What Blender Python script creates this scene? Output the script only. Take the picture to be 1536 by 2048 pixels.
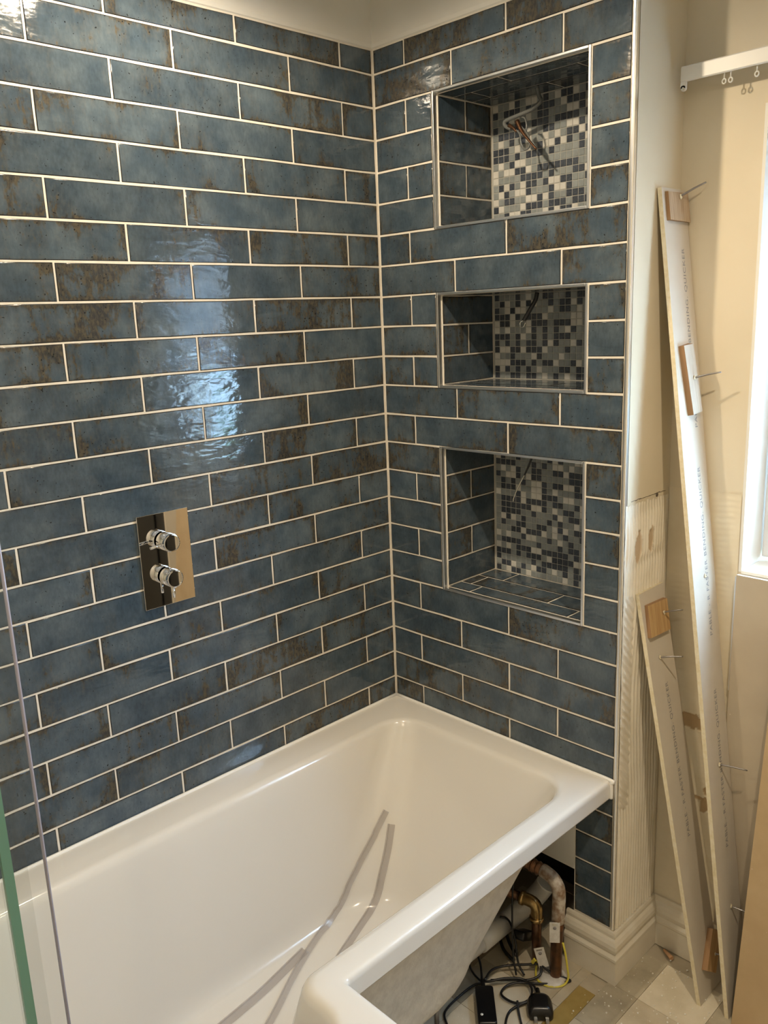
import bpy, bmesh, math, random
from mathutils import Vector, Matrix, noise
from mathutils.bvhtree import BVHTree
R = random.Random(7)
sc = bpy.context.scene
for o in list(bpy.data.objects):
    bpy.data.objects.remove(o)
COL = sc.collection

# ------------------------------------------------------------------ camera
cam = bpy.data.cameras.new('camera')
cam.sensor_fit = 'VERTICAL'; cam.sensor_height = 36.0
cam.lens = 1679.91 * 36.0 / 2048.0
cam.clip_start = 0.01
camo = bpy.data.objects.new('camera', cam); COL.objects.link(camo)
yaw, pit, rol = 0.803015, -0.227662, -0.040056
fw = Vector((-math.sin(yaw) * math.cos(pit), math.cos(yaw) * math.cos(pit), math.sin(pit)))
r0 = Vector((math.cos(yaw), math.sin(yaw), 0)); u0 = r0.cross(fw)
rr = r0 * math.cos(rol) + u0 * math.sin(rol); uu = u0 * math.cos(rol) - r0 * math.sin(rol)
camo.matrix_world = Matrix(((rr.x, uu.x, -fw.x, 1.63389), (rr.y, uu.y, -fw.y, -1.59893), (rr.z, uu.z, -fw.z, 1.61992), (0, 0, 0, 1)))
sc.camera = camo

# ------------------------------------------------------------------ daylight, lamps, exposure
W = bpy.data.worlds.new('sky'); sc.world = W; W.use_nodes = True
bg = W.node_tree.nodes['Background']
bg.inputs[0].default_value = (0.44, 0.68, 1.0, 1); bg.inputs[1].default_value = 22.0
pl = bpy.data.lights.new('window_portal', 'AREA'); pl.shape = 'RECTANGLE'; pl.size = 0.70; pl.size_y = 0.96
pl.cycles.is_portal = True
po = bpy.data.objects.new('window_portal', pl); COL.objects.link(po)
po.location = (1.248, 0.44, 1.52); po.rotation_euler = (-math.pi / 2, 0, 0)
sv = sc.view_settings
sv.view_transform = 'Standard'; sv.look = 'None'; sv.gamma = 1.0; sv.use_curve_mapping = False
sv.exposure = 0.68
sc.cycles.max_bounces = 6; sc.cycles.diffuse_bounces = 3; sc.cycles.glossy_bounces = 3; sc.cycles.transparent_max_bounces = 12
sc.cycles.adaptive_threshold = 0.02
LAMP = 9.0                        # watts of a ceiling downlight
LAMP_COL = (1.0, 0.83, 0.61)

# ------------------------------------------------------------------ material helpers
MATS = {}
def new_mat(name, col=(0.5, 0.5, 0.5), rough=0.5, metal=0.0, **kw):
    m = bpy.data.materials.new(name); m.use_nodes = True
    p = m.node_tree.nodes['Principled BSDF']
    p.inputs['Base Color'].default_value = (*col, 1); p.inputs['Roughness'].default_value = rough
    p.inputs['Metallic'].default_value = metal
    for k, v in kw.items():
        p.inputs[k.replace('_', ' ')].default_value = v
    MATS[name] = m
    return m
class NT:
    def __init__(s, m): s.t = m.node_tree; s.p = s.t.nodes['Principled BSDF']
    def n(s, typ, **kw):
        x = s.t.nodes.new(typ)
        for k, v in kw.items(): setattr(x, k, v)
        return x
    def l(s, a, b): s.t.links.new(a, b)
    def math(s, op, a, b=None, clamp=False):
        x = s.n('ShaderNodeMath', operation=op, use_clamp=clamp)
        for i, v in enumerate((a, b)):
            if v is None: continue
            if hasattr(v, 'links'): s.l(v, x.inputs[i])
            else: x.inputs[i].default_value = v
        return x.outputs[0]
    def ramp(s, f, a, b):
        x = s.n('ShaderNodeMapRange', interpolation_type='SMOOTHSTEP')
        s.l(f, x.inputs[0]); x.inputs[1].default_value = a; x.inputs[2].default_value = b
        return x.outputs[0]
    def noise(s, vec, scale, detail=3, rough=0.55, dist=0.0):
        x = s.n('ShaderNodeTexNoise'); s.l(vec, x.inputs['Vector'])
        x.inputs['Scale'].default_value = scale; x.inputs['Detail'].default_value = detail
        x.inputs['Roughness'].default_value = rough; x.inputs['Distortion'].default_value = dist
        return x.outputs[0]
    def mix(s, f, a, b):
        x = s.n('ShaderNodeMix', data_type='RGBA')
        if hasattr(f, 'links'): s.l(f, x.inputs[0])
        else: x.inputs[0].default_value = f
        for i, v in ((6, a), (7, b)):
            if hasattr(v, 'links'): s.l(v, x.inputs[i])
            else: x.inputs[i].default_value = (*v, 1)
        return x.outputs[2]
    def scale(s, vec, v):
        x = s.n('ShaderNodeVectorMath', operation='MULTIPLY'); s.l(vec, x.inputs[0]); x.inputs[1].default_value = v
        return x.outputs[0]
    def bump(s, h, strength, dist, prev=None):
        x = s.n('ShaderNodeBump'); s.l(h, x.inputs['Height'])
        x.inputs['Strength'].default_value = strength; x.inputs['Distance'].default_value = dist
        if prev is not None: s.l(prev, x.inputs['Normal'])
        return x.outputs[0]
def local_coords(t, rnd=True):
    tc = t.n('ShaderNodeTexCoord')
    v = tc.outputs['Object']
    oi = t.n('ShaderNodeObjectInfo')
    if rnd:
        a = t.n('ShaderNodeVectorMath', operation='ADD')
        s = t.n('ShaderNodeCombineXYZ')
        for i, k in enumerate((37.0, 91.0, 53.0)):
            t.l(t.math('MULTIPLY', oi.outputs['Random'], k), s.inputs[i])
        t.l(v, a.inputs[0]); t.l(s.outputs[0], a.inputs[1]); v = a.outputs[0]
    return v, oi.outputs['Random'], tc.outputs['Generated']

def mottled(name, c1, c2, scale, rough=0.6, bump=0.0, bscale=60, rnd=False, speck=None, detail=4):
    m = new_mat(name, c1, rough); t = NT(m)
    v, rv, g = local_coords(t, rnd)
    f = t.ramp(t.noise(v, scale, detail), 0.3, 0.7)
    c = t.mix(f, c1, c2)
    if speck:
        c = t.mix(t.ramp(t.noise(v, speck[1], 2), speck[2], speck[2] + 0.05), c, speck[0])
    t.l(c, t.p.inputs['Base Color'])
    if bump:
        t.l(t.bump(t.noise(v, bscale, 4), bump, 0.002), t.p.inputs['Normal'])
    return m

def tile_material():
    m = new_mat('glazed_tile', (0.06, 0.1, 0.16), 0.1); t = NT(m)
    v, rv, g = local_coords(t)
    sep = t.n('ShaderNodeSeparateXYZ'); t.l(g, sep.inputs[0])
    ex = t.ramp(t.math('ABSOLUTE', t.math('SUBTRACT', sep.outputs[0], 0.5)), 0.36, 0.51)
    ez = t.ramp(t.math('ABSOLUTE', t.math('SUBTRACT', sep.outputs[2], 0.5)), 0.28, 0.52)
    e = t.math('MAXIMUM', ex, ez)
    big = t.noise(v, 7, 1, 0.5)
    patch = t.noise(t.scale(v, (1, 1, 0.65)), 20, 5, 0.68, 0.3)
    streak = t.noise(t.scale(v, (1.0, 1, 0.14)), 70, 3, 0.6)
    fine = t.noise(t.scale(v, (1, 1, 0.5)), 170, 2, 0.6)
    h = t.math('ADD', t.math('MULTIPLY', patch, 0.50), t.math('MULTIPLY', streak, 0.24))
    h = t.math('ADD', h, t.math('MULTIPLY', big, 0.38))
    h = t.math('ADD', h, t.math('MULTIPLY', e, 0.085))
    h = t.math('ADD', h, t.math('MULTIPLY', fine, 0.15))
    h = t.math('ADD', h, t.math('MULTIPLY', t.math('SUBTRACT', rv, 0.5), 0.10))
    rust = t.math('MAXIMUM', t.math('MULTIPLY', t.ramp(h, 0.60, 0.74), 0.32), t.ramp(h, 0.690, 0.772))
    blot = t.ramp(t.noise(v, 13, 2, 0.6), 0.3, 0.75)
    blue = t.mix(blot, (0.056, 0.083, 0.110), (0.110, 0.142, 0.166))
    hue = t.n('ShaderNodeHueSaturation'); t.l(blue, hue.inputs['Color'])
    t.l(t.math('ADD', t.math('MULTIPLY', rv, 0.28), t.math('ADD', t.math('MULTIPLY', fine, 0.55), 0.52)), hue.inputs['Value'])
    rc = t.mix(t.ramp(fine, 0.35, 0.68), (0.034, 0.031, 0.025), (0.094, 0.072, 0.040))
    c = t.mix(t.math('MULTIPLY', rust, 0.84), hue.outputs[0], rc)
    pit = t.ramp(t.math('ADD', t.noise(v, 210, 1), t.math('MULTIPLY', h, 0.25)), 0.885, 0.915)
    c = t.mix(pit, c, (0.014, 0.016, 0.018))
    t.l(c, t.p.inputs['Base Color'])
    t.l(t.math('ADD', t.math('MULTIPLY', rust, 0.12), 0.07), t.p.inputs['Roughness'])
    w1 = t.noise(t.scale(v, (0.6, 1, 1.5)), 26, 2, 0.5, 0.4)
    w2 = t.noise(t.scale(v, (0.7, 1, 1.4)), 120, 2, 0.5)
    b = t.bump(w1, 0.22, 0.006)
    b = t.bump(w2, 0.10, 0.0018, b)
    t.l(b, t.p.inputs['Normal'])
    return m
M_TILE = tile_material()
M_TILEEDGE = new_mat('tile_edge_glaze', (0.020, 0.021, 0.022), 0.15)
M_GROUT = mottled('grout', (0.76, 0.70, 0.595), (0.82, 0.76, 0.66), 30, 0.85, 0.25, 220)
M_PAINT = mottled('cream_paint', (0.70, 0.61, 0.445), (0.74, 0.65, 0.485), 4, 0.62, 0.05, 90)
M_WHITE = mottled('white_plaster', (0.80, 0.77, 0.70), (0.84, 0.82, 0.75), 5, 0.6, 0.06, 30)
M_CHROME = new_mat('chrome', (0.84, 0.84, 0.85), 0.02, 1.0)
M_TRIM = new_mat('chrome_trim', (0.86, 0.86, 0.86), 0.28, 1.0)
M_BATH = new_mat('white_acrylic', (0.755, 0.72, 0.655), 0.13, 0.0, Coat_Weight=0.3, Coat_Roughness=0.04)
M_SHELL = mottled('glassfibre_shell', (0.60, 0.56, 0.49), (0.70, 0.66, 0.58), 40, 0.6, 0.5, 120)
M_SILICONE = new_mat('silicone', (0.86, 0.84, 0.79), 0.35)
M_BLACK = new_mat('black_plastic', (0.006, 0.006, 0.007), 0.28)
M_CABLE = new_mat('black_cable', (0.008, 0.008, 0.009), 0.35)
M_COPPER = mottled('old_copper', (0.21, 0.10, 0.05), (0.10, 0.06, 0.038), 45, 0.36, 0.1, 80); NT(M_COPPER).p.inputs['Metallic'].default_value = 0.85
M_BRASS = mottled('brass', (0.55, 0.38, 0.16), (0.36, 0.24, 0.10), 60, 0.3, 0.1, 90); NT(M_BRASS).p.inputs['Metallic'].default_value = 0.9
M_DIRTYPIPE = mottled('painted_pipe', (0.22, 0.13, 0.07), (0.55, 0.50, 0.42), 55, 0.6, 0.3, 120)
M_PVC = new_mat('white_waste_plastic', (0.72, 0.70, 0.65), 0.35)
M_STRIP = mottled('plasterboard_paper', (0.60, 0.535, 0.44), (0.64, 0.575, 0.475), 12, 0.75, 0.06, 200, True)
M_CORE = mottled('gypsum_core', (0.72, 0.62, 0.40), (0.80, 0.72, 0.54), 90, 0.85, 0.3, 300)
M_BROWN = mottled('brown_board', (0.50, 0.36, 0.20), (0.56, 0.41, 0.235), 10, 0.75, 0.1, 260, False, ((0.80, 0.72, 0.58), 130, 0.74))
M_SHEET = mottled('grey_board', (0.50, 0.42, 0.31), (0.55, 0.47, 0.35), 7, 0.75, 0.08, 240, False, ((0.86, 0.80, 0.68), 90, 0.76))
M_NAIL = new_mat('nail_steel', (0.34, 0.32, 0.31), 0.35, 0.9)
M_WOOD = None
M_UPVC = new_mat('white_upvc', (0.82, 0.83, 0.84), 0.25)
M_INK = new_mat('grey_ink', (0.26, 0.25, 0.25), 0.8)
M_RAIL = new_mat('white_rail_plastic', (0.80, 0.78, 0.72), 0.35)
M_YELLOW = new_mat('yellow_sleeve', (0.72, 0.62, 0.08), 0.4)
M_TAG = mottled('white_tag', (0.72, 0.70, 0.66), (0.60, 0.57, 0.52), 90, 0.45)
M_TERRA = mottled('terracotta_scrap', (0.62, 0.33, 0.16), (0.70, 0.42, 0.24), 60, 0.7)
M_DARKDOOR = mottled('dark_door', (0.006, 0.0055, 0.005), (0.011, 0.010, 0.009), 6, 0.4)
M_CAVITY = mottled('cavity_shade', (0.014, 0.011, 0.009), (0.024, 0.019, 0.015), 20, 0.9, 0.5, 40)  # near-black: the shade of the void is put into the colour
M_TIMBER = mottled('dark_timber', (0.13, 0.10, 0.07), (0.20, 0.16, 0.11), 25, 0.8, 0.3, 90)
def wood_material(name, a, b):
    m = new_mat(name, a, 0.6); t = NT(m)
    v, rv, g = local_coords(t)
    f = t.noise(t.scale(v, (1, 1, 0.06)), 190, 4, 0.6)
    t.l(t.mix(t.ramp(f, 0.3, 0.7), a, b), t.p.inputs['Base Color'])
    t.l(t.bump(f, 0.3, 0.001), t.p.inputs['Normal'])
    return m
M_WOOD = wood_material('plywood_offcut', (0.46, 0.27, 0.11), (0.60, 0.40, 0.19))
M_WOOD2 = wood_material('weathered_ply', (0.40, 0.28, 0.17), (0.54, 0.41, 0.28))
M_WOOD3 = wood_material('grey_ply', (0.52, 0.46, 0.37), (0.60, 0.54, 0.45))
M_WOODEDGE = new_mat('ply_edge', (0.33, 0.19, 0.09), 0.7)
def glass_sheet(name, tint, gloss, body=0.0):
    """thin clear sheet: fresnel reflection on its outer faces, straight view through, optional milky body"""
    m = bpy.data.materials.new(name); m.use_nodes = True; t = m.node_tree
    for n in list(t.nodes): t.nodes.remove(n)
    N = t.nodes.new; out = N('ShaderNodeOutputMaterial'); mx = N('ShaderNodeMixShader')
    tr = N('ShaderNodeBsdfTransparent'); gl = N('ShaderNodeBsdfGlossy'); fr = N('ShaderNodeFresnel'); ge = N('ShaderNodeNewGeometry')
    sub = N('ShaderNodeMath'); sub.operation = 'SUBTRACT'; sub.inputs[0].default_value = 1.0
    mul = N('ShaderNodeMath'); mul.operation = 'MULTIPLY'
    tr.inputs[0].default_value = (*tint, 1); gl.inputs[1].default_value = gloss; fr.inputs[0].default_value = 1.45
    t.links.new(ge.outputs['Backfacing'], sub.inputs[1]); t.links.new(fr.outputs[0], mul.inputs[0]); t.links.new(sub.outputs[0], mul.inputs[1])
    src = tr.outputs[0]
    if body:
        df = N('ShaderNodeBsdfDiffuse'); df.inputs[0].default_value = (0.75, 0.73, 0.71, 1); m2 = N('ShaderNodeMixShader'); m2.inputs[0].default_value = body
        t.links.new(src, m2.inputs[1]); t.links.new(df.outputs[0], m2.inputs[2]); src = m2.outputs[0]
    t.links.new(mul.outputs[0], mx.inputs[0]); t.links.new(src, mx.inputs[1]); t.links.new(gl.outputs[0], mx.inputs[2])
    t.links.new(mx.outputs[0], out.inputs[0])
    return m
M_PANE = glass_sheet('window_glass', (0.97, 0.98, 0.98), 0.02)
M_SCREEN = glass_sheet('screen_glass', (0.94, 0.965, 0.95), 0.01)
M_SEAL = glass_sheet('clear_seal', (0.95, 0.955, 0.95), 0.08)
M_STRIPCLEAR = glass_sheet('clear_plastic_strip', (0.90, 0.885, 0.88), 0.12, 0.16)
M_SEALEDGE = new_mat('seal_edge', (0.52, 0.50, 0.60), 0.25, 0.0, Transmission_Weight=0.35)
M_GREENEDGE = new_mat('green_glass_edge', (0.20, 0.42, 0.32), 0.15, 0.0, Transmission_Weight=0.2)
M_WIRECLEAR = new_mat('clear_wire_sleeve', (0.30, 0.31, 0.30), 0.15, 0.0, Transmission_Weight=0.5)
M_DARKWIRE = new_mat('grey_wire_sleeve', (0.035, 0.037, 0.04), 0.25)
M_TIN = new_mat('tinned_wire', (0.70, 0.68, 0.62), 0.25, 0.8)
M_LEAF = mottled('leaf', (0.06, 0.16, 0.03), (0.12, 0.26, 0.05), 3, 0.5)
def emit_mat(name, col, s):
    m = new_mat(name, col, 0.5); p = m.node_tree.nodes['Principled BSDF']
    p.inputs['Emission Color'].default_value = (*col, 1); p.inputs['Emission Strength'].default_value = s
    return m
M_LAMP = emit_mat('lamp_lens', (1.0, 0.82, 0.60), 30.0)
def mosaic_mat(name, a, b, rough, sc_=70, tr=0.0):
    m = new_mat(name, a, rough); t = NT(m)
    v, rv, g = local_coords(t)
    f = t.ramp(t.noise(v, sc_, 3), 0.35, 0.65)
    f = t.math('ADD', t.math('MULTIPLY', f, 0.5), t.math('MULTIPLY', rv, 0.5))
    t.l(t.mix(f, a, b), t.p.inputs['Base Color'])
    return m
M_MOS = [mosaic_mat('mosaic_slate', (0.040, 0.047, 0.060), (0.095, 0.110, 0.135), 0.22, 240),
         mosaic_mat('mosaic_grey_glass', (0.25, 0.275, 0.27), (0.35, 0.375, 0.365), 0.08, 60),
         mosaic_mat('mosaic_cream_stone', (0.62, 0.60, 0.54), (0.74, 0.72, 0.66), 0.30, 60)]
M_MOSGROUT = mottled('mosaic_grout', (0.44, 0.43, 0.385), (0.50, 0.49, 0.44), 60, 0.85)

# ------------------------------------------------------------------ mesh helpers
def add_box(bm, x0, x1, y0, y1, z0, z1, mi=0):
    vs = [bm.verts.new(p) for p in ((x0, y0, z0), (x1, y0, z0), (x1, y1, z0), (x0, y1, z0), (x0, y0, z1), (x1, y0, z1), (x1, y1, z1), (x0, y1, z1))]
    for f in ((0, 3, 2, 1), (4, 5, 6, 7), (0, 1, 5, 4), (1, 2, 6, 5), (2, 3, 7, 6), (3, 0, 4, 7)):
        bm.faces.new([vs[i] for i in f]).material_index = mi
    return vs
def add_loft(bm, rings, cap0=True, cap1=True, mi=0, smooth=True, closed=True):
    vr = [[bm.verts.new(p) for p in r] for r in rings]
    n = len(vr[0])
    for a, b in zip(vr, vr[1:]):
        for i in range(n if closed else n - 1):
            j = (i + 1) % n
            f = bm.faces.new((a[i], a[j], b[j], b[i])); f.smooth = smooth; f.material_index = mi
    if cap0: bm.faces.new(list(reversed(vr[0]))).material_index = mi
    if cap1: bm.faces.new(vr[-1]).material_index = mi
def add_lathe(bm, prof, axis_o, ax, seg=24, mi=0):
    ax = Vector(ax).normalized(); o = Vector(axis_o)
    s = ax.orthogonal().normalized(); q = ax.cross(s)
    add_loft(bm, [[o + ax * h + (s * math.cos(2 * math.pi * i / seg) + q * math.sin(2 * math.pi * i / seg)) * r for i in range(seg)] for r, h in prof], mi=mi)
def smooth_path(pts, k=6):
    P = [Vector(p) for p in pts]
    if len(P) < 3: return P
    out = []
    Q = [P[0] * 2 - P[1]] + P + [P[-1] * 2 - P[-2]]
    for i in range(1, len(Q) - 2):
        a, b, c, d = Q[i - 1:i + 3]
        for j in range(k):
            t = j / k
            out.append(0.5 * (2 * b + (c - a) * t + (2 * a - 5 * b + 4 * c - d) * t * t + (3 * b - a - 3 * c + d) * t ** 3))
    out.append(P[-1]); return out
def add_tube(bm, pts, r, seg=8, k=6, mi=0, rads=None, curve=True):
    P = smooth_path(pts, k) if curve else [Vector(p) for p in pts]
    t0 = (P[1] - P[0]).normalized(); s = t0.orthogonal().normalized()
    rings = []
    for i, p in enumerate(P):
        t = (P[min(i + 1, len(P) - 1)] - P[max(i - 1, 0)]).normalized()
        s = (s - t * s.dot(t)).normalized(); q = t.cross(s)
        rad = r if rads is None else rads[0] + (rads[1] - rads[0]) * i / (len(P) - 1)
        rings.append([p + (s * math.cos(2 * math.pi * a / seg) + q * math.sin(2 * math.pi * a / seg)) * rad for a in range(seg)])
    add_loft(bm, rings, mi=mi)
def add_ribbon(bm, pts, w, th, side, mi=0):
    """flat strip of rectangular section along pts"""
    P = [Vector(p) for p in pts]; rings = []
    for i, p in enumerate(P):
        t = (P[min(i + 1, len(P) - 1)] - P[max(i - 1, 0)]).normalized()
        s = Vector(side); s = (s - t * s.dot(t)).normalized(); q = t.cross(s)
        rings.append([p + s * w / 2 + q * th / 2, p - s * w / 2 + q * th / 2, p - s * w / 2 - q * th / 2, p + s * w / 2 - q * th / 2])
    add_loft(bm, rings, mi=mi, smooth=False)
def mesh_of(name, bm, mats, bevel=0):
    bmesh.ops.recalc_face_normals(bm, faces=bm.faces[:])
    me = bpy.data.meshes.new(name); bm.to_mesh(me); bm.free()
    for m in (mats if isinstance(mats, (list, tuple)) else [mats]): me.materials.append(m)
    return me
def obj(name, me, parent=None, mat4=None, loc=None):
    o = bpy.data.objects.new(name, me); COL.objects.link(o)
    if mat4 is not None: o.matrix_world = mat4
    if loc is not None: o.location = loc
    if parent is not None: o.parent = parent
    return o
def build(name, bm, mats, parent=None, mat4=None, bevel=0.0, seg=2):
    o = obj(name, mesh_of(name, bm, mats), parent, mat4)
    if bevel:
        b = o.modifiers.new('bevel', 'BEVEL'); b.width = bevel; b.segments = seg; b.limit_method = 'ANGLE'
    return o
def boxes(name, lst, mats, parent=None, bevel=0.0, mat4=None):
    bm = bmesh.new()
    for b in lst: add_box(bm, *b)
    return build(name, bm, mats, parent, mat4, bevel)
def struct(o): o['kind'] = 'structure'; return o
def tag(o, label, cat, group=None):
    o['label'] = label; o['category'] = cat
    if group: o['group'] = group
    return o
def empty(name, loc=(0, 0, 0)):
    o = bpy.data.objects.new(name, None); COL.objects.link(o); o.location = loc; o.empty_display_size = 0.05
    return o
def under(parent_loc_obj, o):
    """parent keeping the world place (parents here are unrotated empties)"""
    o.parent = parent_loc_obj; o.matrix_parent_inverse = Matrix.Translation(-parent_loc_obj.location)
    return o
ROT_LEFT = Matrix.Rotation(math.pi / 2, 4, 'Z')     # tile front to +x
ROT_RIGHT = Matrix.Rotation(-math.pi / 2, 4, 'Z')   # tile front to -x
ROT_UP = Matrix.Rotation(-math.pi / 2, 4, 'X')      # tile front to +z
ROT_DOWN = Matrix.Rotation(math.pi / 2, 4, 'X')     # tile front to -z

# ------------------------------------------------------------------ layout constants
P, TW, G = 0.076643, 0.303, 0.0042
ZL = lambda n: 2.285 - n * P
TOP = 2.2655
RIM = 0.5425
XE, YB = 0.725, 0.2
CEIL = 2.40
NX0, NX1, ND = 0.1975, 0.6225, 0.214
NICHES = [(2, 6), (8, 11), (13, 18)]

# ------------------------------------------------------------------ tile meshes, shared between alike tiles
TILES = {}
def tile_mesh(w, h):
    key = (round(w, 3), round(h, 3), R.randrange(4) if w > 0.25 else R.randrange(2))
    if key in TILES: return TILES[key]
    rg = random.Random(str(key)); bm = bmesh.new()
    nx = max(1, int(w / 0.06)); pts = []
    def jit(a): return a + rg.uniform(-0.0007, 0.0007)
    for i in range(nx): pts.append((-w / 2 + w * i / nx, jit(-h / 2)))
    pts.append((w / 2, jit(-h / 2))); pts.append((jit(w / 2), 0))
    for i in range(nx): pts.append((w / 2 - w * i / nx, jit(h / 2)))
    pts.append((-w / 2, jit(h / 2))); pts.append((jit(-w / 2), 0))
    def inset(p, d): return (p[0] - math.copysign(d, p[0]) if abs(p[0]) > w / 2 - 0.002 else p[0], p[1] - math.copysign(d, p[1]) if abs(p[1]) > h / 2 - 0.002 else p[1])
    rings = [[(x, 0.006, z) for x, z in pts], [(x, 0.0009, z) for x, z in pts], [(*(lambda q: (q[0], 0.0, q[1]))(inset(p, 0.0017)),) for p in pts]]
    add_loft(bm, rings[:2], cap0=False, cap1=False, smooth=False, mi=1)
    bm2 = [v for v in bm.verts][len(pts):]
    top = [bm.verts.new(p) for p in rings[2]]
    for i in range(len(pts)):
        j = (i + 1) % len(pts); f = bm.faces.new((bm2[i], bm2[j], top[j], top[i])); f.material_index = 1; f.smooth = True
    bm.faces.new(top)
    me = mesh_of('tile', bm, [M_TILE, M_TILEEDGE]); TILES[key] = me
    return me
def put_tile(parent, rot, centre, w, h):
    return obj('tile', tile_mesh(w, h), parent, Matrix.Translation(centre) @ rot)
def spans(lo, hi, joints):
    c = [lo] + [j for j in joints if lo + 0.012 < j < hi - 0.012] + [hi]
    return list(zip(c, c[1:]))

# ------------------------------------------------------------------ room shell
floor = struct(boxes('floor', [(-0.0011, 2.42, -2.42, 0.2, -0.05, -0.0025), (-0.1, 2.5, 0.2, 0.45, -0.05, 0.0), (-0.1, -0.0011, -2.5, 0.2, -0.05, 0.0), (2.42, 2.5, -2.5, 0.2, -0.05, 0.0), (-0.0011, 2.42, -2.5, -2.42, -0.05, 0.0)], mottled('floor_vinyl', (0.42, 0.36, 0.26), (0.54, 0.47, 0.35), 9, 0.6, 0.1, 120)))
ceiling = struct(boxes('ceiling', [(-0.1, 2.5, -2.5, 0.45, CEIL, CEIL + 0.05)], M_WHITE))

wall_left = struct(boxes('wall_left', [(-0.1, -0.0011, -2.5, 0.25, 0, CEIL)], M_GROUT))
for n in range(1, 24):
    z1, z0 = (TOP if n == 1 else ZL(n - 1)), ZL(n)
    a = 0.1086 if n % 2 else 0.2680
    for s0, s1 in spans(0.0015, 1.72, [a + k * TW + R.uniform(-0.001, 0.001) for k in range(6)]):
        w = s1 - s0 - G; h = z1 - z0 - G
        put_tile(wall_left, ROT_LEFT, (R.uniform(-0.0003, 0.0002), -(s0 + s1) / 2, (z0 + z1) / 2), w, h)
bm = bmesh.new()
add_loft(bm, [[(-0.005, y, CEIL), (0.004, y, CEIL), (0.0035, y, TOP + 0.012), (0.0015, y, TOP + 0.004), (-0.002, y, TOP + 0.001), (-0.005, y, TOP)] for y in (-2.5, -1.2, 0.0)], smooth=False)
build('plaster_band', bm, M_WHITE, wall_left)
boxes('plaster', [(-0.0011, 0.0, -2.5, -1.7205, 0, TOP)], M_PAINT, wall_left)

# end wall with the niches: a hollow boxed-out wall
rect = [(0.6125, XE, 0.0, 0.255), (0.0, XE, 0.255, ZL(18))]
for k, (a, b) in enumerate(NICHES):
    rect += [(0.0, NX0, ZL(b), ZL(a)), (NX1, XE, ZL(b), ZL(a))]
    up = ZL(NICHES[k - 1][1]) if k else CEIL
    rect.append((0.0, XE, ZL(a), up))
bm = bmesh.new()
for x0, x1, z0, z1 in rect: add_box(bm, x0 - 0.0001, x1, 0.0011, 0.012, z0, z1)
wall_end = struct(build('wall_end', bm, M_GROUT))
for n in range(1, 24):
    z1, z0 = (TOP if n == 1 else ZL(n - 1)), ZL(n)
    a = 0.1088 if n % 2 else 0.2559
    js = [a + k * TW + R.uniform(-0.001, 0.001) for k in range(3)]
    js = [j for j in js if j < 0.69]
    inn = any(a_ < n <= b_ for a_, b_ in NICHES)
    for lo, hi in ([(0.0015, NX0 - 0.004), (NX1 + 0.004, 0.7165)] if inn else [(0.0015, 0.7165)]):
        for x0, x1 in spans(lo, hi, js):
            put_tile(wall_end, Matrix(), ((x0 + x1) / 2, R.uniform(-0.0002, 0.0003), (z0 + z1) / 2), x1 - x0 - G, z1 - z0 - G)
for n in range(24, 29):
    z1, z0 = ZL(n - 1), max(ZL(n), 0.139)
    put_tile(wall_end, Matrix(), ((0.6125 + 0.7165) / 2, 0, (z0 + z1) / 2), 0.7165 - 0.6125 - G, z1 - z0 - G)
bm = bmesh.new()
add_loft(bm, [[(x, 0.005, CEIL), (x, -0.004, CEIL), (x, -0.0035, TOP + 0.012), (x, -0.0015, TOP + 0.004), (x, 0.002, TOP + 0.001), (x, 0.005, TOP)] for x in (0.0, 0.35, 0.7165)], smooth=False)
build('plaster_band', bm, M_WHITE, wall_end)
boxes('board', [(0.30, 0.6120, 0.0002, 0.0011, 0.255, 0.5215)], M_WHITE, wall_end)
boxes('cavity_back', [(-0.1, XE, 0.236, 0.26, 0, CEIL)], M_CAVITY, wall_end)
boxes('stud', [(0.617, 0.66, 0.0125, 0.05, 0, 0.78), (0.10, 0.14, 0.0125, 0.05, 0, 0.78)], M_TIMBER, wall_end)

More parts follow.
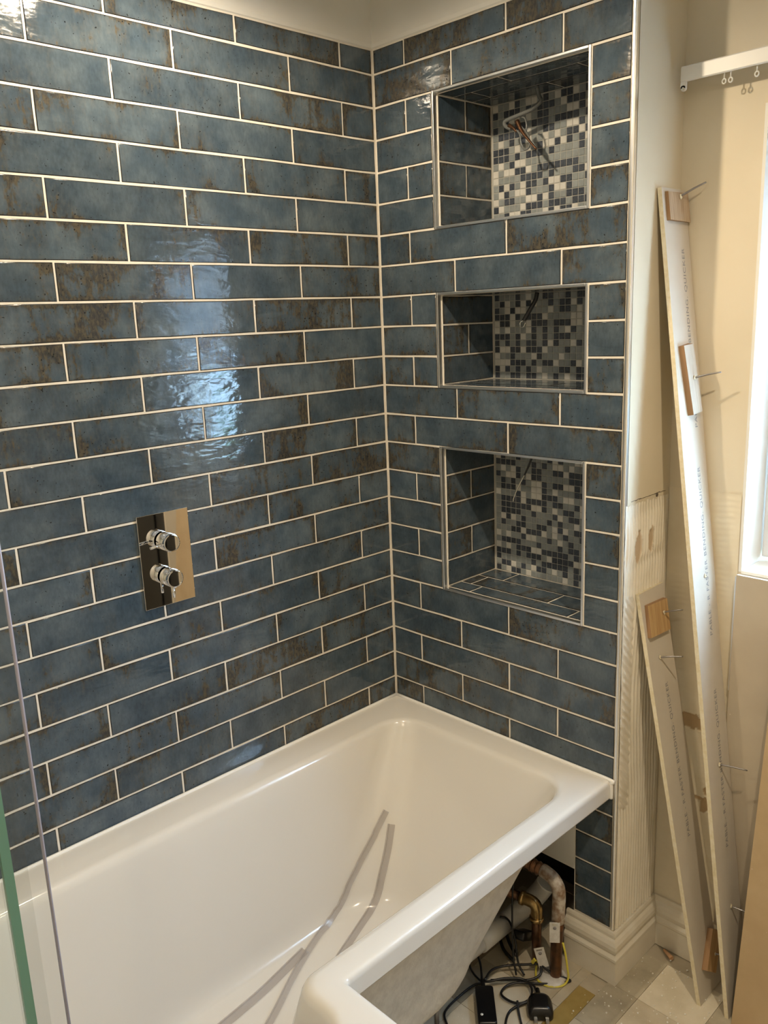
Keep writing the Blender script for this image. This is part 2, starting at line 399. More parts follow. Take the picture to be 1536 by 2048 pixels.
# return face of the boxed-out wall, paint above, combed adhesive below
wall_return = struct(boxes('wall_return', [(XE - 0.011, XE, 0.012, YB, 0.0, CEIL)], M_PAINT))
boxes('corner_post', [(XE - 0.0095, XE, 0.0, 0.0119, 0, CEIL)], M_PAINT, wall_return)
def fnoise(x, y, z=0.0): return noise.noise(Vector((x, y, z)))
def combed():
    """combed tile adhesive: ridges run upward, with smears, bare patches and a ragged top edge"""
    ny, nz = 150, 260
    y0, y1, z0, z1 = 0.004, YB - 0.004, 0.138, 1.205
    bm = bmesh.new(); lay = bm.verts.layers.float.new('bare')
    grid = []
    for j in range(nz + 1):
        row = []
        for i in range(ny + 1):
            y = y0 + (y1 - y0) * i / ny
            top = z1 - 0.012 * abs(fnoise(y * 40, 3.1)) - 0.010 * (0.5 + 0.5 * fnoise(y * 11, 8.2))
            z = z0 + (top - z0) * j / nz
            u = (y - y0) / (y1 - y0); v = (z - z0) / (z1 - z0)
            warp = 0.0016 * fnoise(z * 7, y * 10, 2) + 0.0006 * fnoise(z * 40, y * 40, 5)
            # swept arc of the trowel low on the left
            arc = 0.028 * math.exp(-((v - 0.56) / 0.20) ** 2) * (1 - u)
            ph = (y + warp + arc) / 0.0122
            if u < 0.22 and 0.30 < v < 0.80: ph = (y * 0.6 + z * 0.55 + warp) / 0.0122
            rid = (0.5 + 0.5 * math.sin(2 * math.pi * ph)) ** 2.0
            amp = 0.75 + 0.35 * fnoise(y * 25, z * 12, 9)
            for zl, wd in ((0.86, 0.012), (0.975, 0.02)): amp *= 1 - 0.75 * math.exp(-((v - zl - 0.02 * u) / wd) ** 2)
            edge = min(1.0, u / 0.05, (1 - u) / 0.22 if v > 0.55 else (1 - u) / 0.10)
            base = 0.0011 + 0.0008 * fnoise(y * 20, z * 20, 4)
            hgt = base + 0.0055 * rid * amp * max(0.0, min(1.0, edge)) + 0.0009 * max(0, fnoise(y * 160, z * 160, 7))
            bare = 0.0
            for cy, cz, ry, rz in ((0.062, 0.90, 0.014, 0.036), (0.118, 0.905, 0.010, 0.030)):
                vz = (v - cz) / rz; d = ((y - cy - 0.008 * fnoise(z * 30, cy * 50)) / ry) ** 2 + vz * vz
                if d < 1: bare = 1.0; hgt = 0.0004
                elif d < 1.7: hgt += 0.0012 * (1.7 - d)
            vert = bm.verts.new((XE + max(0.0003, hgt), y, z)); vert[lay] = bare; row.append(vert)
        grid.append(row)
    for j in range(nz):
        for i in range(ny):
            bm.faces.new((grid[j][i], grid[j][i + 1], grid[j + 1][i + 1], grid[j + 1][i])).smooth = True
    return bm
def patchy_mat(name, a, b, bare, attr='bare'):
    m = new_mat(name, a, 0.75); t = NT(m); v, rv, g = local_coords(t, False)
    at = t.n('ShaderNodeAttribute', attribute_name=attr)
    c = t.mix(t.ramp(t.noise(v, 14, 4), 0.3, 0.7), a, b)
    c = t.mix(at.outputs['Fac'], c, bare); t.l(c, t.p.inputs['Base Color'])
    t.l(t.bump(t.noise(v, 160, 3), 0.15, 0.001), t.p.inputs['Normal'])
    return m
build('combed_adhesive', combed(), patchy_mat('adhesive', (0.74, 0.67, 0.53), (0.80, 0.73, 0.60), (0.60, 0.46, 0.30)), wall_return)
bm = bmesh.new()          # ragged split where the old tiles stopped, with a small dark hole
for q in range(18):
    y = 0.028 + q * 0.0085; zc = 1.2070 + 0.0028 * fnoise(q * 0.9, 1); hh = 0.0004 + 0.0016 * max(0, fnoise(q * 1.3, 4))
    add_box(bm, XE + 0.0001, XE + 0.0006, y, y + 0.0084, zc - hh, zc + hh)
add_lathe(bm, [(0.0, 0), (0.0055, 0), (0.0045, 0.0010), (0.0, 0.0011)], (XE, 0.142, 1.2035), (1, 0, 0), 9)
build('crack', bm, new_mat('crack_shadow', (0.10, 0.075, 0.05), 0.9), wall_return)

# wall with the window
WX0, WX1, WZ0, WZ1 = 0.896, 1.60, 1.040, 2.00
wall_window = struct(boxes('wall_window', [(XE, WX0, YB, 0.45, 0, CEIL), (WX0, WX1, YB, 0.45, 0, WZ0), (WX0, WX1, YB, 0.45, WZ1, CEIL), (WX1, 1.63, YB, 0.45, 0, CEIL), (1.63, 2.42, YB, 0.45, 2.02, CEIL), (2.42, 2.5, YB, 0.45, 0, CEIL)], M_PAINT))
def rough_plaster():
    nx, nz = 60, 330; x0, x1, z0, z1 = XE + 0.001, WX0 - 0.002, 0.136, 1.214
    bm = bmesh.new(); lay = bm.verts.layers.float.new('bare'); grid = []
    holes = [(0.800, 0.648, 0.052, 0.022), (0.851, 0.478, 0.010, 0.012), (0.846, 0.438, 0.012, 0.024), (0.828, 0.452, 0.018, 0.006), (0.812, 0.835, 0.006, 0.016)]
    for j in range(nz + 1):
        row = []
        for i in range(nx + 1):
            x = x0 + (x1 - x0) * i / nx; z = z0 + (z1 - 0.003 * abs(fnoise(x * 30, 2)) - z0) * j / nz
            h = 0.0014 + 0.0009 * fnoise(x * 9, z * 7, 1)
            comb = (0.5 + 0.5 * math.sin(2 * math.pi * (z + 0.004 * fnoise(x * 22, z * 9, 3)) / 0.013)) ** 3
            h += 0.0008 * comb * max(0, 0.3 + fnoise(x * 18, z * 6, 6)) + 0.0011 * max(0, fnoise(x * 70, z * 70, 8) - 0.25)
            bare = 0.0
            for cx, cz, rx, rz in holes:
                d = ((x - cx) / rx) ** 2 + ((z - cz) / rz) ** 2 + 0.55 * fnoise(x * 90, z * 90, 11)
                if d < 0.85: bare = 1.0; h = 0.0004
                elif d < 1.3: h += 0.0012
            vt = bm.verts.new((x, YB - max(0.0003, h), z)); vt[lay] = bare; row.append(vt)
        grid.append(row)
    for j in range(nz):
        for i in range(nx):
            bm.faces.new((grid[j][i], grid[j][i + 1], grid[j + 1][i + 1], grid[j + 1][i])).smooth = True
    return bm
build('rough_plaster', rough_plaster(), patchy_mat('stripped_plaster', (0.74, 0.64, 0.46), (0.79, 0.70, 0.53), (0.46, 0.32, 0.17)), wall_window)
wall_right = struct(boxes('wall_right', [(2.42, 2.5, -2.5, YB, 0, CEIL)], M_PAINT))
wall_near = struct(boxes('wall_near', [(-0.1, 2.5, -2.5, -2.42, 0, CEIL)], M_PAINT))
added_door_1 = struct(boxes('added_door_1', [(1.63, 2.42, 0.222, 0.26, 0.0, 2.02)], M_DARKDOOR))  # unseen door, added as the dark half of the valve plate's reflection
for z0, z1 in ((0.2, 0.85), (1.05, 1.85)):
    boxes('door_panel', [(1.75, 2.30, 0.215, 0.222, z0, z1)], M_DARKDOOR, added_door_1, 0.004)

# window: reveal, frame, sash, pane
window_1 = struct(empty('window_1', (WX0, 0.30, WZ0)))
for nm, b in (('reveal', (WX0 - 0.0005, WX0 + 0.006, YB - 0.001, 0.30, WZ0, WZ1)), ('reveal', (WX1 - 0.006, WX1 + 0.0005, YB - 0.001, 0.30, WZ0, WZ1)), ('reveal', (WX0 + 0.006, WX1 - 0.006, YB - 0.001, 0.30, WZ1 - 0.006, WZ1))):
    under(window_1, boxes(nm, [b], M_WHITE))
under(window_1, boxes('window_sill', [(WX0 + 0.006, WX1 - 0.006, YB - 0.004, 0.30, WZ0 - 0.004, WZ0 + 0.004)], M_WHITE, None, 0.002))
fx0, fx1, fz0, fz1 = WX0 + 0.008, WX1 - 0.008, WZ0 + 0.012, WZ1 - 0.008
under(window_1, boxes('window_frame', [(fx0, fx0 + 0.055, 0.30, 0.36, fz0, fz1), (fx1 - 0.055, fx1, 0.30, 0.36, fz0, fz1), (fx0 + 0.055, fx1 - 0.055, 0.30, 0.36, fz0, fz0 + 0.06), (fx0 + 0.055, fx1 - 0.055, 0.30, 0.36, fz1 - 0.06, fz1)], M_UPVC, None, 0.004))
under(window_1, boxes('sash', [(fx0 + 0.05, fx0 + 0.095, 0.288, 0.335, fz0 + 0.055, fz1 - 0.055), (fx1 - 0.095, fx1 - 0.05, 0.288, 0.335, fz0 + 0.055, fz1 - 0.055), (fx0 + 0.095, fx1 - 0.095, 0.288, 0.335, fz0 + 0.055, fz0 + 0.10), (fx0 + 0.095, fx1 - 0.095, 0.288, 0.335, fz1 - 0.10, fz1 - 0.055)], M_UPVC, None, 0.005))
under(window_1, boxes('pane', [(fx0 + 0.09, fx1 - 0.09, 0.312, 0.316, fz0 + 0.09, fz1 - 0.09)], M_PANE))

bl = tag(empty('added_roller_blind', (1.25, 0.262, 1.47)), 'added unseen white roller blind dimming the upper half of the window', 'blind')  # unseen blind, added to cut daylight and dim the upper window's reflection
m_bl = bpy.data.materials.new('blind_fabric'); m_bl.use_nodes = True; _t = m_bl.node_tree
for _n in list(_t.nodes): _t.nodes.remove(_n)
_o = _t.nodes.new('ShaderNodeOutputMaterial'); _m = _t.nodes.new('ShaderNodeMixShader'); _d = _t.nodes.new('ShaderNodeBsdfDiffuse'); _l = _t.nodes.new('ShaderNodeBsdfTranslucent')
_d.inputs[0].default_value = (0.72, 0.70, 0.66, 1); _l.inputs[0].default_value = (0.85, 0.85, 0.85, 1); _m.inputs[0].default_value = 0.5
_t.links.new(_d.outputs[0], _m.inputs[1]); _t.links.new(_l.outputs[0], _m.inputs[2]); _t.links.new(_m.outputs[0], _o.inputs[0])
under(bl, boxes('fabric', [(0.965, 1.56, 0.2615, 0.2625, 1.475, 1.96)], m_bl))
under(bl, boxes('bottom_bar', [(0.965, 1.56, 0.257, 0.267, 1.455, 1.4745)], M_UPVC, None, 0.002))
bm = bmesh.new(); add_tube(bm, [(0.955, 0.262, 1.968), (1.57, 0.262, 1.968)], 0.018, 16, curve=False); under(bl, build('roller', bm, M_UPVC))

# baseboards with a moulded profile and mitred corners
PROF = [(0.0, 0.137), (0.007, 0.137), (0.009, 0.131), (0.009, 0.123), (0.0135, 0.117), (0.0175, 0.108), (0.0185, 0.098), (0.0165, 0.089), (0.0135, 0.083), (0.0165, 0.079), (0.0195, 0.074), (0.0195, 0.068), (0.0175, 0.064), (0.0175, 0.0), (0.0, 0.0)]
M_SKIRT = mottled('skirting_paint', (0.74, 0.67, 0.54), (0.79, 0.73, 0.61), 18, 0.45, 0.05, 60)
def skirting(name, ring):
    bm = bmesh.new(); add_loft(bm, [[f(d, z) for d, z in PROF] for f in ring], smooth=False)
    return struct(build(name, bm, M_SKIRT))
e = 0.0006
skirting('baseboard_end', [lambda d, z: (0.5965, -d - e, z), lambda d, z: (XE + d + e, -d - e, z)])
skirting('baseboard_return', [lambda d, z: (XE + d + e, -d - e, z), lambda d, z: (XE + d + e, YB - d - e, z)])
skirting('baseboard_window', [lambda d, z: (XE + d + e, YB - d - e, z), lambda d, z: (1.625, YB - d - e, z)])

# chrome edge trim up the outer corner
bm = bmesh.new()
add_loft(bm, [[(0.7170, 0.004, z), (0.7170, -0.0008, z), (0.7185, -0.0017, z), (0.7215, -0.0017, z), (0.7240, 0.0, z), (0.7256, 0.002, z), (0.7256, 0.009, z), (0.7235, 0.009, z)] for z in (0.139, 0.7, 1.4, CEIL)], smooth=False)
struct(build('trim_1', bm, M_TRIM))

# floor pieces: worn vinyl squares and a golden inlay strip
fm = [mottled('vinyl_%s' % k, a, b, 16, 0.55, 0.12, 140, True, ((0.80, 0.75, 0.64), 120, 0.70)) for k, a, b in (('sand', (0.47, 0.40, 0.28), (0.58, 0.51, 0.38)), ('stone', (0.36, 0.31, 0.22), (0.50, 0.44, 0.32)), ('pale', (0.60, 0.53, 0.39), (0.69, 0.62, 0.48)))]
M_GOLD = mottled('vinyl_gold', (0.34, 0.235, 0.065), (0.42, 0.30, 0.10), 25, 0.4, 0.1, 100, True)
fmesh = []
for m in fm:
    bm = bmesh.new(); add_box(bm, -0.0745, 0.0745, -0.0745, 0.0745, -0.0025, 0.0); fmesh.append(mesh_of('tile', bm, m))
for i in range(-3, 4):
    for j in range(-5, 1):
        x, y = 0.802 + 0.075 + i * 0.15, -0.0145 + 0.075 + j * 0.15
        if i == -1 and j < 0:          # the inlay runs through this column
            for x0, x1, m in ((0.6525, 0.6765, fm[0]), (0.6775, 0.7225, M_GOLD), (0.7235, 0.8015, fm[1 if j % 2 else 0])):
                bm = bmesh.new(); w = (x1 - x0) / 2; add_box(bm, -w, w, -0.0745, 0.0745, -0.0025, 0.0)
                yy = y if m is not M_GOLD else y - 0.0580 if j == -1 else y - 0.0580
                if m is M_GOLD and j == -5: continue
                obj('tile', mesh_of('tile', bm, m), floor, loc=((x0 + x1) / 2, yy, 0.0))
            continue
        k = 2 if (i == 0 and j == 0) else (1 if (i == -1 and j == 0) else R.choice((0, 0, 1, 2)))
        if i == 0 and j == -1: k = 0
        if i == 1 and j == 0: k = 1
        obj('tile', fmesh[k], floor, loc=(x, y, R.uniform(-0.0006, 0)))

# ------------------------------------------------------------------ the three niches
NL = [('tall upper tiled niche with chrome edging and a tangle of wires, below the ceiling', 0), ('low middle tiled niche with chrome edging and a single looped wire', 1), ('tallest tiled niche, lowest of the three, with a tiled ledge', 2)]
MOSP = 0.01685
mos_mesh = []
for m in M_MOS:
    bm = bmesh.new(); h = 0.0076
    add_loft(bm, [[(-h, 0.004, -h), (h, 0.004, -h), (h, 0.004, h), (-h, 0.004, h)], [(-h, 0.0008, -h), (h, 0.0008, -h), (h, 0.0008, h), (-h, 0.0008, h)], [(-h + .0009, 0, -h + .0009), (h - .0009, 0, -h + .0009), (h - .0009, 0, h - .0009), (-h + .0009, 0, h - .0009)]], cap0=False, smooth=False)
    mos_mesh.append(mesh_of('mosaic_tile', bm, m))
for k, (a, b) in enumerate(NICHES):
    zt, zb = ZL(a) - 0.004, ZL(b) + 0.004
    x0, x1 = NX0 + 0.004, NX1 - 0.004
    nb = tag(empty('wall_recess', ((x0 + x1) / 2, 0, zb)), NL[k][0], 'niche')
    T = 0.008
    liner = boxes('liner', [(x0 - T, x0 + 0.001, 0.0125, ND + T, zb - T, zt + T), (x1 - 0.001, x1 + T, 0.0125, ND + T, zb - T, zt + T), (x0, x1, 0.0125, ND + T, zt - 0.001, zt + T), (x0, x1, 0.0125, ND + T, zb - T, zb + 0.001)], M_GROUT)
    under(nb, liner)
    under(nb, boxes('mosaic_backing', [(x0, x1, ND + 0.0012, ND + T, zb, zt)], M_MOSGROUT))
    def pt(rot, c, w, h):
        o = obj('tile', tile_mesh(w, h), None, Matrix.Translation(c) @ rot); under(nb, o)
    y_in = 0.0125
    for n in range(a + 1, b + 1):
        z1, z0 = min(ZL(n - 1), zt - 0.002), max(ZL(n), zb + 0.002)
        split = (n - a) % 2 == (1 if k == 0 else 0)
        for ya, yb in ([(y_in, 0.113), (0.113, ND)] if split else [(y_in, ND)]):
            pt(ROT_LEFT, (x0 + 0.002, (ya + yb) / 2, (z0 + z1) / 2), yb - ya - G, z1 - z0 - G)
            pt(ROT_RIGHT, (x1 - 0.002, (ya + yb) / 2, (z0 + z1) / 2), yb - ya - G, z1 - z0 - G)
    for rot, zz in ((ROT_DOWN, zt - 0.002), (ROT_UP, zb + 0.002)):
        rows = [(y_in, 0.066), (0.066, 0.141), (0.141, ND)]
        for r_, (ya, yb) in enumerate(rows):
            js = [[0.275, 0.575], [0.235, 0.482], [0.285, 0.56]][r_] if zz < zt - 0.05 else [[0.38], [0.26, 0.55], [0.42]][r_]
            for xa, xb in spans(x0, x1, js):
                pt(rot, ((xa + xb) / 2, (ya + yb) / 2, zz), xb - xa - G * 0.8, yb - ya - G * 0.8)
    nc = int((x1 - x0 - 0.004) / MOSP); nr = int(round((zt - zb - 0.006) / MOSP)); MZ = (zt - zb - 0.006) / nr
    px0 = x0 + 0.006; rs = random.Random(20 + k)
    seen = (17, 18, 13)[k]
    bms = bmesh.new()
    for r_ in range(nr):
        for c_ in range(nc):
            kind = rs.choices((0, 1, 2), (0.36, 0.44, 0.20))[0]
            cx, cz = px0 + (c_ + 0.5) * MOSP, zt - 0.003 - (r_ + 0.5) * MZ
            if c_ < seen:
                under(nb, obj('mosaic_tile', mos_mesh[kind], None, Matrix.Translation((cx, ND - R.uniform(0, 0.0004), cz)) @ Matrix.Scale(MZ / MOSP, 4, Vector((0, 0, 1)))))
            else:
                add_box(bms, cx - .0076, cx + .0076, ND, ND + 0.004, cz - .0076, cz + .0076, kind)
    o = build('mosaic_sheet', bms, M_MOS); o['kind'] = 'stuff'; under(nb, o)
    w, pj = 0.0062, -0.0016
    for nm, bx in (('left', (NX0 - 0.0036, NX0 - 0.0036 + w, pj, 0.0122, zb - 0.006, zt + 0.006)), ('right', (NX1 + 0.0036 - w, NX1 + 0.0036, pj, 0.0122, zb - 0.006, zt + 0.006)), ('top', (NX0 + 0.0027, NX1 - 0.0027, pj, 0.0122, zt, zt + w)), ('bottom', (NX0 + 0.0027, NX1 - 0.0027, pj, 0.0122, zb - w, zb + 0.0005))):
        under(nb, boxes('edge_trim', [bx], M_TRIM, None, 0.0012))

# wires left hanging in the niches
w = tag(empty('loose_cable', (0.38, 0.14, 2.12)), 'clear sleeved cable with bare copper ends tangled in the top niche', 'cable')
bm = bmesh.new()
add_tube(bm, [(0.388, 0.150, 2.1235), (0.392, 0.152, 2.106), (0.398, 0.150, 2.092), (0.375, 0.145, 2.078), (0.335, 0.14, 2.070), (0.305, 0.138, 2.064), (0.306, 0.138, 2.053), (0.325, 0.136, 2.044)], 0.0048, 8)
under(w, build('sleeve', bm, M_WIRECLEAR))
for pts in ([(0.325, 0.136, 2.047), (0.350, 0.132, 2.030), (0.358, 0.130, 2.004), (0.368, 0.130, 1.990), (0.380, 0.131, 1.996), (0.376, 0.133, 2.020), (0.352, 0.135, 2.046)], [(0.352, 0.140, 2.065), (0.366, 0.134, 2.058), (0.372, 0.132, 2.040), (0.368, 0.132, 2.026)]):
    bm = bmesh.new(); add_tube(bm, pts, 0.0022, 6); under(w, build('core', bm, M_WIRECLEAR))
for pts in ([(0.318, 0.136, 2.052), (0.332, 0.134, 2.044), (0.342, 0.132, 2.034)], [(0.342, 0.135, 2.058), (0.356, 0.131, 2.036), (0.372, 0.128, 2.018), (0.404, 0.126, 1.985)]):
    bm = bmesh.new(); add_tube(bm, pts, 0.0044, 7, rads=(0.0058, 0.0022)); under(w, build('copper_end', bm, M_COPPER))
w = tag(empty('loose_cable', (0.385, 0.15, 1.665)), 'grey sleeved wire with a looped bare end hanging in the middle niche', 'cable')
bm = bmesh.new(); add_tube(bm, [(0.386, 0.155, 1.6640), (0.384, 0.152, 1.648), (0.376, 0.146, 1.630), (0.362, 0.142, 1.607), (0.357, 0.140, 1.598)], 0.0052, 8); under(w, build('sleeve', bm, M_DARKWIRE))
bm = bmesh.new(); add_tube(bm, [(0.357, 0.139, 1.599), (0.349, 0.137, 1.594), (0.350, 0.136, 1.584), (0.358, 0.136, 1.583), (0.363, 0.137, 1.591), (0.360, 0.139, 1.600)], 0.0016, 6); under(w, build('bare_end', bm, M_TIN))
w = tag(empty('loose_cable', (0.36, 0.17, 1.2835)), 'thin wire with a stripped silver tip hanging in the lowest niche', 'cable')
bm = bmesh.new(); add_tube(bm, [(0.366, 0.17, 1.2835), (0.365, 0.168, 1.262), (0.357, 0.163, 1.235), (0.345, 0.158, 1.205)], 0.0026, 8, rads=(0.0034, 0.0022)); under(w, build('sleeve', bm, M_DARKWIRE))
bm = bmesh.new(); add_tube(bm, [(0.346, 0.158, 1.207), (0.335, 0.152, 1.183), (0.326, 0.147, 1.160), (0.320, 0.145, 1.143), (0.3195, 0.144, 1.135)], 0.0021, 7); under(w, build('bare_end', bm, M_TIN))

# ------------------------------------------------------------------ bath: L-shaped shower bath
def ring(corners, radii, z, n=8):
    out = []; m = len(corners)
    for i in range(m):
        p = Vector(corners[i]); a = (Vector(corners[i - 1]) - p).normalized(); b = (Vector(corners[(i + 1) % m]) - p).normalized()
        r = radii[i] if isinstance(radii, (list, tuple)) else radii
        c = p + (a + b) * r
        for k in range(n + 1):
            th = math.pi / 2 * k / n
            q = c - (b * math.cos(th) + a * math.sin(th)) * r
            out.append((q.x, q.y, z))
    return out
def off(c, d):
    """L outline shifted inward by d on each side (corner order fixed below)"""
    s = ((1, -1), (-1, -1), (-1, -1), (-1, -1), (-1, 1), (1, 1))
    return [(x + sx * d, y + sy * d) for (x, y), (sx, sy) in zip(c, s)]
BO = [(0.0015, -0.0015), (0.711, -0.0015), (0.711, -0.838), (0.862, -0.838), (0.862, -1.685), (0.0015, -1.685)]
BT = [(0.112, -0.094), (0.645, -0.094), (0.645, -0.905), (0.792, -0.905), (0.792, -1.610), (0.112, -1.610)]
BF = [(0.205, -0.350), (0.555, -0.350), (0.555, -1.015), (0.700, -1.015), (0.700, -1.500), (0.205, -1.500)]
def lerp(a, b, t): return [(p[0] + (q[0] - p[0]) * t, p[1] + (q[1] - p[1]) * t) for p, q in zip(a, b)]
RO = [0.004, 0.004, 0.010, 0.022, 0.022, 0.004]
rings = [ring(off(BO, 0.004), RO, 0.498), ring(BO, RO, 0.4962), ring(BO, RO, 0.4985), ring(BO, RO, 0.5290), ring(BO, RO, 0.5315), ring(off(BO, 0.0012), RO, 0.5368), ring(off(BO, 0.004), RO, 0.5407), ring(off(BO, 0.009), RO, RIM), ring(off(BO, 0.013), RO, RIM + 0.0002)]
RT = [0.075, 0.075, 0.040, 0.075, 0.075, 0.075]
rings += [ring(off(BT, -0.022), [r + (0.022 if i != 2 else -0.012) for i, r in enumerate(RT)], RIM + 0.0005), ring(off(BT, -0.011), [r + (0.011 if i != 2 else -0.006) for i, r in enumerate(RT)], RIM - 0.0018), ring(off(BT, -0.004), RT, RIM - 0.008), ring(BT, RT, RIM - 0.018)]
RF = [0.15, 0.17, 0.045, 0.08, 0.10, 0.10]
ZF = 0.14
basin = []
for i in range(1, 13):
    t = i / 12
    th = t * math.pi / 2
    # straight tapering wall, rounded into the floor at the foot
    zz = (RIM - 0.018) + (ZF + 0.05 - RIM + 0.018) * min(1, t / 0.6) if t < 0.6 else ZF + 0.05 - 0.05 * math.sin((t - 0.6) / 0.4 * math.pi / 2)
    hx = 0.72 * t / 0.6 if t < 0.6 else 0.72 + 0.28 * (1 - math.cos((t - 0.6) / 0.4 * math.pi / 2)) ** 0.8
    basin.append((lerp(BT, BF, hx), [a + (b - a) * min(1, t * 1.8) for a, b in zip(RT, RF)], zz))
    rings.append(ring(lerp(BT, BF, hx), [a + (b - a) * min(1, t * 1.8) for a, b in zip(RT, RF)], zz))
rings.append(ring(off(BF, 0.02), [r * 0.9 for r in RF], ZF - 0.0012))
rings.append(ring(off(BF, 0.06), [r * 0.8 for r in RF], ZF - 0.002))
rings.append(ring(off(BF, 0.06), [r * 0.8 for r in RF], ZF - 0.0021))
bm = bmesh.new(); add_loft(bm, rings[:-1], cap0=False, cap1=False)
# floor: two rectangles' worth of strips between the last ring and two inner lines (no concave face)
last = [v for v in bm.verts][-len(rings[0]):]
nk = 9                                    # points per corner
cen = [bm.verts.new((0.38, -0.75, ZF - 0.003)), bm.verts.new((0.38, -1.22, ZF - 0.003)), bm.verts.new((0.52, -1.22, ZF - 0.003))]
own = [0] * nk + [0] * nk + [1] * nk + [2] * nk + [2] * nk + [1] * nk
for i in range(len(last)):
    j = (i + 1) % len(last); a_, b_ = cen[own[i]], cen[own[j]]
    vs = [last[i], last[j], b_] + ([a_] if a_ is not b_ else [])
    f = bm.faces.new(vs); f.smooth = True
bath = tag(empty('bath', (0.43, -0.84, 0.10)), 'white L-shaped shower bath fitted into the blue tiled corner', 'bath')
tub_me = mesh_of('tub', bm, M_BATH); tub = under(bath, obj('tub', tub_me))
bvh = BVHTree.FromPolygons([v.co[:] for v in tub_me.vertices], [p.vertices[:] for p in tub_me.polygons])
rs_ = [ring(off(BO, 0.012), 0.004, 0.5365), ring(off(BO, 0.012), 0.004, 0.520), ring(off(BT, -0.030), [0.08, 0.08, 0.03, 0.08, 0.08, 0.08], 0.516), ring(off(BT, -0.012), [0.08, 0.08, 0.04, 0.08, 0.08, 0.08], 0.49)]
for c, rd, z in basin: rs_.append(ring(off(c, -0.009), rd, min(z - 0.010, 0.488)))
bm = bmesh.new(); add_loft(bm, rs_, cap0=False, cap1=True)
under(bath, build('shell', bm, M_SHELL))
bm = bmesh.new()
zs = RIM - 0.0022
add_tube(bm, [(0.0054, -1.68, zs + .0015), (0.0056, -0.9, zs + .002), (0.0056, -0.4, zs + .002), (0.006, -0.006, zs + .003)], 0.0052, 8, 6)
add_tube(bm, [(0.006, -0.006, zs + .003), (0.3, -0.0052, zs + .002), (0.60, -0.0052, zs + .002), (0.708, -0.005, zs + .002), (0.7125, -0.005, zs - .006), (0.713, -0.005, zs - .025), (0.7125, -0.005, zs - .044)], 0.0048, 8, 6)
under(bath, build('silicone_seal', bm, M_SILICONE))
for x in (0.30, 0.52):
    for y in (-0.42, -1.3):
        bm = bmesh.new(); add_tube(bm, [(x, y, 0.012), (x, y, 0.125)], 0.006, 8, curve=False); add_lathe(bm, [(0.02, 0), (0.02, 0.006), (0.007, 0.014)], (x, y, 0.0), (0, 0, 1), 14)
        under(bath, build('foot', bm, M_NAIL))

def drop(x, y, lift=0.003):
    h = bvh.ray_cast(Vector((x, y, 1.0)), Vector((0, 0, -1)))
    return Vector((x, y, (h[0].z if h[0] else ZF) + lift))
# clear plastic seal lengths dropped in the bath
def on_tub(x, y, lift):
    h = bvh.ray_cast(Vector((x, y, 1.0)), Vector((0, 0, -1)))
    n = h[1] if h[1].z > 0 else -h[1]
    return h[0] + n * lift, n
def laid_ribbon(bm, pn, w, th, shift=0.0):
    rings = []
    for i, (p, n) in enumerate(pn):
        t = (pn[min(i + 1, len(pn) - 1)][0] - pn[max(i - 1, 0)][0]).normalized()
        sd = t.cross(n).normalized(); c = p + sd * shift
        rings.append([c + sd * w / 2 + n * th / 2, c - sd * w / 2 + n * th / 2, c - sd * w / 2 - n * th / 2, c + sd * w / 2 - n * th / 2])
    add_loft(bm, rings, smooth=False)
for pts, wd, lift, lab in (([(0.180, -0.232), (0.180, -0.303), (0.182, -0.369), (0.192, -0.447), (0.218, -0.525), (0.264, -0.624), (0.315, -0.714), (0.365, -0.81), (0.42, -0.92)], 0.017, 0.006, 'long clear plastic seal strip lying highest up the far end of the bath'),
                           ([(0.203, -0.236), (0.220, -0.273), (0.235, -0.326), (0.251, -0.388), (0.276, -0.456), (0.305, -0.53), (0.345, -0.62)], 0.020, 0.003, 'broad clear plastic strip in the bath, nearest the front rim'),
                           ([(0.222, -0.560), (0.238, -0.640), (0.252, -0.716), (0.263, -0.815), (0.277, -0.95), (0.29, -1.1)], 0.024, 0.003, 'flat clear plastic strip along the foot of the bath side by the tiled wall')):
    P2 = smooth_path([(x, y, 0) for x, y in pts], 6)
    pn = [on_tub(q.x, q.y, lift) for q in P2]
    st = tag(empty('plastic_strip', pn[len(pn) // 2][0]), lab, 'plastic strip')
    bm = bmesh.new(); laid_ribbon(bm, pn, wd, 0.0014); under(st, build('blade', bm, M_STRIPCLEAR))
    bm = bmesh.new(); laid_ribbon(bm, [(p + n * 0.002, n) for p, n in pn], 0.0022, 0.0024, wd * 0.30); under(st, build('bead', bm, M_STRIPCLEAR))

# ------------------------------------------------------------------ glass bath screen
scr = tag(empty('bath_screen', (0.83, -1.51, 0.5445)), 'clear glass shower screen with green edge and plastic seal standing on the bath', 'shower screen')
SX = 0.83
bm = bmesh.new(); add_box(bm, SX - 0.003, SX + 0.003, -1.672, -1.3707, 0.556, 2.02); under(scr, build('glass_pane', bm, M_SCREEN))
bm = bmesh.new(); add_box(bm, SX - 0.003, SX + 0.003, -1.3705, -1.3610, 0.556, 2.02); under(scr, build('glass_edge', bm, M_GREENEDGE))
bm = bmesh.new(); add_box(bm, SX - 0.0052, SX - 0.0040, -1.372, -1.3285, 0.556, 2.02); add_box(bm, SX + 0.0040, SX + 0.0052, -1.372, -1.348, 0.556, 2.02)
under(scr, build('seal', bm, M_SEAL))
bm = bmesh.new(); add_tube(bm, [(SX - 0.0046, -1.3270, 0.556), (SX - 0.0046, -1.3270, 2.02)], 0.0019, 8, curve=False); under(scr, build('seal_fin', bm, M_SEALEDGE))
bm = bmesh.new(); add_box(bm, SX - 0.007, SX + 0.007, -1.672, -1.36, 0.5445, 0.5558); under(scr, build('bottom_rail', bm, M_CHROME))
